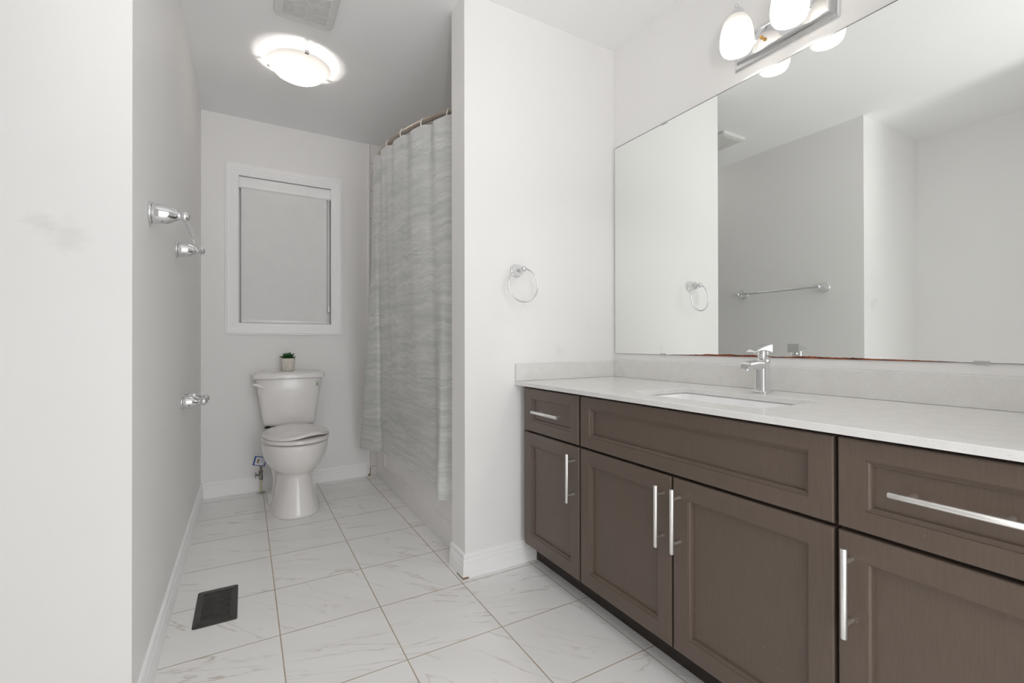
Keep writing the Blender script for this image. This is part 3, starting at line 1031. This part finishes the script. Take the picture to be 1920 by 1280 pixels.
LX, LY = .243, 2.645
cl = thing('ceiling_light', 'round frosted glass bowl ceiling light above the toilet area', 'ceiling light', (LX, LY, H))
MB().lathe([(.001, -.0008), (.118, -.0008), (.118, -.012), (.10, -.018), (.001, -.018)], (LX, LY, H), (0, 0, 1), 48).build('base_pan', M_CEIL, cl)
bp = [(.150, -.017), (.1545, -.018), (.1545, -.023), (.145, -.0275), (.133, -.043), (.116, -.062), (.090, -.077), (.058, -.088), (.026, -.094), (.001, -.095)]
MB().lathe(bp, (LX, LY, H), (0, 0, 1), 64).build('glass_bowl', M_BOWL, cl, smooth=60)
for a in (math.radians(278), math.radians(38), math.radians(158)):
    ca, sa = math.cos(a), math.sin(a)
    mb = MB()
    def RT(r, t, z):
        return (LX + r * ca - t * sa, LY + r * sa + t * ca, H + z)
    mb.loft([[RT(.1552, t, -.0135), RT(.1572, t, -.0135), RT(.1572, t, -.0265), RT(.1475, t, -.0300), RT(.1475, t, -.0280), RT(.1552, t, -.0245)] for t in (-.009, .009)])
    mb.loft([[RT(.117, t, -.006), RT(.157, t, -.0125), RT(.157, t, -.0145), RT(.117, t, -.009)] for t in (-.007, .007)])
    mb.build('clip', M_DCHROME, cl, smooth=0)
for k, (bx, by) in enumerate(((.180, 2.690), (.286, 2.715))):
    lamp('bulb_glow', 'POINT', (bx, by, H - .067), 5.6, (1.0, 0.94, 0.88), .010, parent=cl)

# ------------------------------------------------------------------ vanity cabinets
XD, XF, XBK = 1.050, 1.0695, XM - .0015       # door face, carcass front, back
ZC0, ZC1, ZT0 = .1035, .7845, .8024            # carcass bottom, top, counter top


def panel_mesh(mb, y0, y1, z0, z1, sy, szt, szb):
    """framed front: flat frame, small bead, sloped moulding, recessed panel (faces -x)"""
    def rc(x, a, b, c, d):
        return [(x, y0 + a, z0 + c), (x, y1 - b, z0 + c), (x, y1 - b, z1 - d), (x, y0 + a, z1 - d)]
    E = lambda x, e: rc(x, e, e, e, e)
    I = lambda x, e: rc(x, sy + e, sy + e, szb + e, szt + e)
    mb.loft([E(XD + .0185, .0), E(XD + .003, .0), E(XD + .001, .001), E(XD, .0030), I(XD, 0.0), I(XD + .0024, .0010), I(XD + .0026, .0032), I(XD + .0058, .0068), I(XD + .0060, .0088), I(XD + .0125, .0105)])


def bar_handle(parent, p0, p1):
    """bar pull in front of a cabinet face between two points (y,z)"""
    r, xb = .0060, 1.0165
    a, b = Vector((xb, *p0)), Vector((xb, *p1))
    d = (b - a).normalized()
    h = MB().tube([a, a + d * .0008, b - d * .0008, b], [r * .9, r, r, r * .9], 18)
    for t in (.155, .845):
        q = a.lerp(b, t)
        h.tube([q, (XD - .0004, q.y, q.z)], .0048, 12)
    return h.build('handle', M_NICKEL, parent, smooth=40)


def cabinet(name, label, y0, y1, fronts):
    """fronts: (part name, y0, y1, z0, z1, stile, rail top, rail bottom, handle or None)"""
    c = thing(name, label, 'vanity cabinet', ((XF + XBK) / 2, (y0 + y1) / 2, 0.0), 'vanity cabinets along the mirror wall')
    a, b_, t = y0 + .0006, y1 - .0006, .016
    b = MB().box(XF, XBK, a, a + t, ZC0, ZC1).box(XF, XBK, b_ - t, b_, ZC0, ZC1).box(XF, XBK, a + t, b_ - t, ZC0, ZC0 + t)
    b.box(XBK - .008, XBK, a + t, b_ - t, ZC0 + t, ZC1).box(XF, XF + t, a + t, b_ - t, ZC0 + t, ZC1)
    b.build('carcass', M_GAP_SHADE, c, smooth=0)
    MB().box(1.135, 1.150, y0 + .0006, y1 - .0006, .0008, ZC0).build('toe_kick', M_DARK, c, smooth=0)
    for pn, a, b_, z0, z1, sy, szt, szb, hd in fronts:
        mb = MB()
        panel_mesh(mb, a, b_, z0, z1, sy, szt, szb)
        p = mb.build(pn, M_WOOD, c, smooth=25)
        if hd:
            bar_handle(p, *hd)
    return c


ZD0, ZD1, ZU0, ZU1 = .1045, .5885, .5965, .7765
cabinet('vanity_cabinet', 'narrow dark brown vanity cabinet beside the partition wall', 1.3315, 1.7465, [
    ('drawer', 1.3425, 1.7155, ZU0, ZU1, .049, .040, .042, ((1.6075, .6865), (1.4285, .6865))),
    ('door', 1.3385, 1.7155, ZD0, ZD1, .049, .050, .049, ((1.366, .564), (1.366, .386)))])
cabinet('vanity_cabinet', 'wide double-door dark brown vanity cabinet under the sink', .4935, 1.3305, [
    ('false_drawer_front', .4975, 1.3295, ZU0, ZU1, .049, .038, .041, None),
    ('door', .9185, 1.3295, ZD0, ZD1, .049, .050, .049, ((.9445, .562), (.9445, .386))),
    ('door', .4975, .9110, ZD0, ZD1, .049, .050, .049, ((.8865, .566), (.8865, .388)))])
cabinet('vanity_cabinet', 'dark brown vanity cabinet nearest the camera right of the sink', .0805, .4925, [
    ('drawer', .1115, .4895, ZU0, ZU1, .049, .038, .042, ((.391, .691), (.212, .691))),
    ('door', .1115, .4895, ZD0, ZD1, .049, .050, .049, ((.464, .565), (.464, .389)))])

# ------------------------------------------------------------------ countertop, backsplashes, sink, faucet
CY0, CY1, CX0, CX1 = .0655, YP - .0008, 1.0290, XM - .0008
SX0, SX1, SY0, SY1 = 1.128, 1.410, .700, 1.166
ct = MB()
n = 6
hole = rrect((SX0 + SX1) / 2, (SY0 + SY1) / 2, (SX1 - SX0) / 2, (SY1 - SY0) / 2, .014, n)
m_ = len(hole)
# outer outline matched point for point with the hole so the two can be lofted
outl = []
for (px, py), (sx, sy) in zip(hole, [(1, 1)] * (n + 1) + [(-1, 1)] * (n + 1) + [(-1, -1)] * (n + 1) + [(1, -1)] * (n + 1)):
    outl.append((CX1 if sx > 0 else CX0, CY1 if sy > 0 else CY0))
ZB = ZC1 + .0012


def ins(pts, e):
    return [(min(max(x, CX0 + e), CX1 - e), min(max(y, CY0 + e), CY1 - e)) for x, y in pts]


hb = rrect((SX0 + SX1) / 2, (SY0 + SY1) / 2, (SX1 - SX0) / 2 + .001, (SY1 - SY0) / 2 + .001, .015, n)
ct.loft([[(*p, ZB) for p in hole], [(*p, ZB) for p in outl], [(*p, ZT0 - .0015) for p in outl], [(*p, ZT0) for p in ins(outl, .0015)], [(*p, ZT0) for p in hb], [(*p, ZT0 - .001) for p in hole], [(*p, ZB) for p in hole]], (False, False))
cto = ct.build('countertop', M_QUARTZ, None, ((CX0 + CX1) / 2, (CY0 + CY1) / 2, ZB), smooth=25)
tag(cto, 'long white speckled quartz vanity countertop', 'countertop')
sb = MB().box(XM - .0158, XM - .0008, CY0 + .001, YP - .0165, ZT0 + .0004, .8855, .0012).build('backsplash', M_QUARTZ, None, (XM - .008, .9, ZT0), smooth=0)
tag(sb, 'long white speckled backsplash strip under the mirror', 'backsplash')
sb2 = MB().box(CX0, XM - .001, YP - .0158, YP - .0008, ZT0 + .0004, .879, .0012).build('backsplash', M_QUARTZ, None, (1.3, YP - .008, ZT0), smooth=0)
tag(sb2, 'short white speckled backsplash strip on the partition wall', 'backsplash')

sk = thing('sink', 'white undermount rectangular sink in the vanity countertop', 'sink', ((SX0 + SX1) / 2, (SY0 + SY1) / 2, .63))
scx, scy, shx, shy = (SX0 + SX1) / 2, (SY0 + SY1) / 2, (SX1 - SX0) / 2, (SY1 - SY0) / 2
b = MB()
b.loft([[(*p, z) for p in rrect(scx, scy, shx + d, shy + d, r, 6)] for d, z, r in ((.022, ZB - .014, .02), (.022, ZB - .0016, .02), (.004, ZB - .0016, .018), (-.001, ZB - .006, .02), (-.010, .70, .03), (-.022, .665, .05), (-.06, .650, .06), (-.12, .644, .015))], (False, True))
b.build('basin', M_SINK, sk, smooth=50)
MB().lathe([(.001, .0), (.021, .0), (.022, .002), (.017, .004), (.001, .0035)], (scx, scy, .6448), (0, 0, 1), 24).build('drain', M_CHROME, sk)

FX, FY, FZ = 1.502, .9265, ZT0
fc = thing('faucet', 'chrome single-lever faucet behind the sink', 'faucet', (FX, FY, FZ))
MB().loft([[(*p, FZ + z) for p in rrect(FX, FY, h, h, r, 6)] for h, z, r in ((.0265, .0005, .010), (.0265, .0035, .010), (.024, .0060, .009))]).build('base_plate', M_CHROME, fc, smooth=35)
bd = MB()
bd.loft([[(*p, FZ + z) for p in rrect(FX + dx, FY, hx, hy, r, 8)] for z, hx, hy, r, dx in ((.0060, .0215, .0205, .010, 0), (.03, .0205, .0195, .010, 0), (.075, .0205, .0195, .011, 0), (.100, .0215, .0195, .013, .001), (.110, .0200, .0185, .016, .003), (.1125, .0180, .0168, .0165, .004))])
bd.build('body', M_CHROME, fc, smooth=50)
sp = MB()
rings = []
for i in range(17):
    t = i / 16
    x = FX - .010 - .088 * t
    zc = FZ + .092 + .004 * math.sin(PI * t) - .002 * t
    hy = .0185 - .002 * t
    hz = .0175 - .0065 * min(1, t * 1.6) - (.0035 * max(0, (t - .86) / .14))
    if t > .93:
        hy -= .004 * (t - .93) / .07
    rings.append([(x, FY + a, zc + b_) for a, b_ in rrect(0, 0, hy, hz, min(hy, hz) * .8, 5)])
sp.loft(rings)
sp.build('spout', M_CHROME, fc, smooth=50)
MB().lathe([(.001, 0), (.0095, 0), (.0105, .001), (.0105, .009), (.001, .009)], (FX - .083, FY, FZ + .0755), (0, 0, 1), 20).build('aerator', M_CHROME, fc)
lv2 = MB()
lv2.lathe([(.001, .112), (.0165, .1125), (.0172, .116), (.0172, .133), (.0160, .140), (.001, .142)], (FX + .004, FY, FZ), (0, 0, 1), 28)
rings = []
for i in range(15):
    t = i / 14
    x = FX + .026 - .094 * t
    zt = FZ + .1625 - .026 * t + .003 * math.sin(PI * t)
    th = .026 * (1 - t) ** 1.6 + .0048
    hy = .0195 - .0015 * t - (.006 * max(0, (t - .85) / .15) ** 2)
    rings.append([(x, FY + a, zt - th / 2 + b_) for a, b_ in rrect(0, 0, hy, th / 2, min(th / 2, .004) * .95, 4)])
lv2.loft(rings)
lv2.build('lever', M_CHROME, fc, smooth=45)
MB().tube([(FX + .030, FY - .004, FZ + .0005), (FX + .030, FY - .004, FZ + .017)], .0028, 10).sphere((FX + .030, FY - .004, FZ + .018), .0042, 12, 8).build('drain_pull', M_CHROME, fc)

# ------------------------------------------------------------------ mirror
MY0, MY1, MZ0, MZ1 = .07, 1.7525, .9179, 1.9405
mr = thing('wall_mirror', 'large frameless wall mirror above the vanity', 'mirror', (XM, (MY0 + MY1) / 2, MZ0))
MB().box(XM - .0050, XM - .0008, MY0, MY1, MZ0, MZ1).build('mirror_glass', M_MIRROR, mr, smooth=0)
# bevelled glass rim
rimm = MB()
for a in ((MY0 - .0012, MY0, MZ0, MZ1), (MY1, MY1 + .0014, MZ0, MZ1), (MY0, MY1, MZ0 - .0012, MZ0), (MY0, MY1, MZ1, MZ1 + .0028)):
    rimm.box(XM - .0050, XM - .0008, *a)
rimm.build('glass_edge', M_EDGE, mr, smooth=0)
# the corroded silvering along the lower edge
rr = random.Random(11)
ys = [1.405 - (1.405 - .462) * i / 120 for i in range(121)]
env = [(1.405, .0005), (1.33, .002), (1.25, .0035), (1.215, .0075), (1.18, .005), (1.13, .0075), (1.09, .0055), (1.03, .0065), (.99, .0045), (.945, .0022), (.91, .003), (.86, .0062), (.82, .0068), (.77, .0042), (.70, .0050), (.64, .0032), (.56, .0024), (.50, .0012), (.462, .0003)]


def envl(y):
    for (a, h0), (b_, h1) in zip(env, env[1:]):
        if a >= y >= b_:
            return h0 + (h1 - h0) * (a - y) / (a - b_)
    return .0003


top = [(y, MZ0 + envl(y) * rr.uniform(.85, 1.15)) for y in ys]
cr = MB()
vs = [(XM - .0052, y, z) for y, z in top] + [(XM - .0052, y, MZ0 - .0008) for y in ys]
vs += [(XM - .0049, y, z) for y, z in top] + [(XM - .0049, y, MZ0 - .0008) for y in ys]
N = len(ys)
fs = []
for i in range(N - 1):
    fs += [(i, i + 1, N + i + 1, N + i), (2 * N + i, 3 * N + i, 3 * N + i + 1, 2 * N + i + 1), (i, 2 * N + i, 2 * N + i + 1, i + 1)]
cr.add(vs, fs)
o = cr.build('corroded_edge', M_RUST, mr, smooth=0)
o['label'] = 'rusty brown corroded strip along the lower edge'
for y, z, s in ((1.448, MZ0, -1), (.420, MZ0, -1), (1.435, MZ1, 1), (.45, MZ1, 1)):
    z0, z1 = (z - .004, z + .0045) if s < 0 else (z - .0045, z + .004)
    MB().box(XM - .0068, XM - .0053, y - .015, y + .015, z0, z1, .0005).build('mirror_clip', M_DCHROME, mr, smooth=0)

# ------------------------------------------------------------------ vanity light
VY0_, VY1_, VZ0, VZ1 = .738, 1.093, 1.988, 2.112
vlq = thing('vanity_light', 'chrome two-shade vanity light above the mirror', 'wall light', (XM, .915, 2.05))
bp = MB()


def vrect(x, e):
    return [(x, VY0_ + e, VZ0 + e), (x, VY1_ - e, VZ0 + e), (x, VY1_ - e, VZ1 - e), (x, VY0_ + e, VZ1 - e)]


bp.loft([vrect(XM - .0008, 0), vrect(XM - .005, 0), vrect(XM - .006, .003), vrect(XM - .0085, .004), vrect(XM - .012, .007), vrect(XM - .022, .020), vrect(XM - .0245, .021), vrect(XM - .0258, .0235), vrect(XM - .0258, .026), vrect(XM - .0235, .028)])
bp.build('back_plate', M_CHROME, vlq, smooth=20)
MB().tube([(XM - .0235, .972, 2.046), (XM - .034, .972, 2.046)], .0042, 14).lathe([(.001, 0), (.006, 0), (.0065, .004), (.005, .008), (.001, .0085)], (XM - .031, .972, 2.046), (-1, 0, 0), 16).build('mounting_screw', M_BRASS, vlq)
SHX = XM - .116
for y in (1.011, .829):
    MB().lathe([(.001, .0), (.017, .0), (.017, .003), (.013, .006), (.009, .008), (.001, .009)], (XM - .0232, y, 2.060), (-1, 0, 0), 28).build('arm_rosette', M_CHROME, vlq)
    pts = []
    for i in range(21):
        t = i / 20
        pts.append((XM - .024 - .092 * t, y, 2.060 + .085 * math.sin(PI / 2 * t) + .016 * math.sin(PI * t)))
    MB().tube(pts, .0052, 12).build('arm', M_CHROME, vlq)
    cap = MB().lathe([(.001, 2.1585), (.0045, 2.158), (.0065, 2.154), (.0065, 2.149), (.0045, 2.146), (.0075, 2.144), (.0125, 2.139), (.0205, 2.129), (.0285, 2.118), (.0345, 2.1085), (.0352, 2.107), (.033, 2.107), (.001, 2.130)], (SHX, y, 0), (0, 0, 1), 32)
    cap.build('shade_cap', M_CHROME, vlq, smooth=50)
    sh = MB().lathe([(.028, 2.1165), (.0335, 2.1095), (.0395, 2.099), (.0465, 2.085), (.0515, 2.063), (.0545, 2.040), (.0550, 2.024), (.0535, 2.008), (.0500, 1.997), (.0460, 1.990), (.0445, 1.990)], (SHX, y, 0), (0, 0, 1), 48)
    so = sh.build('glass_shade', M_SHADE, vlq, smooth=60)
    MB().sphere((SHX, y, 2.046), .018, 20, 12, (1, 1, 1.2)).build('bulb', M_BULB, so)
    lamp('bulb_glow', 'POINT', (SHX, y, 2.030), 6.0, (1.0, 0.955, 0.90), .02, parent=vlq)
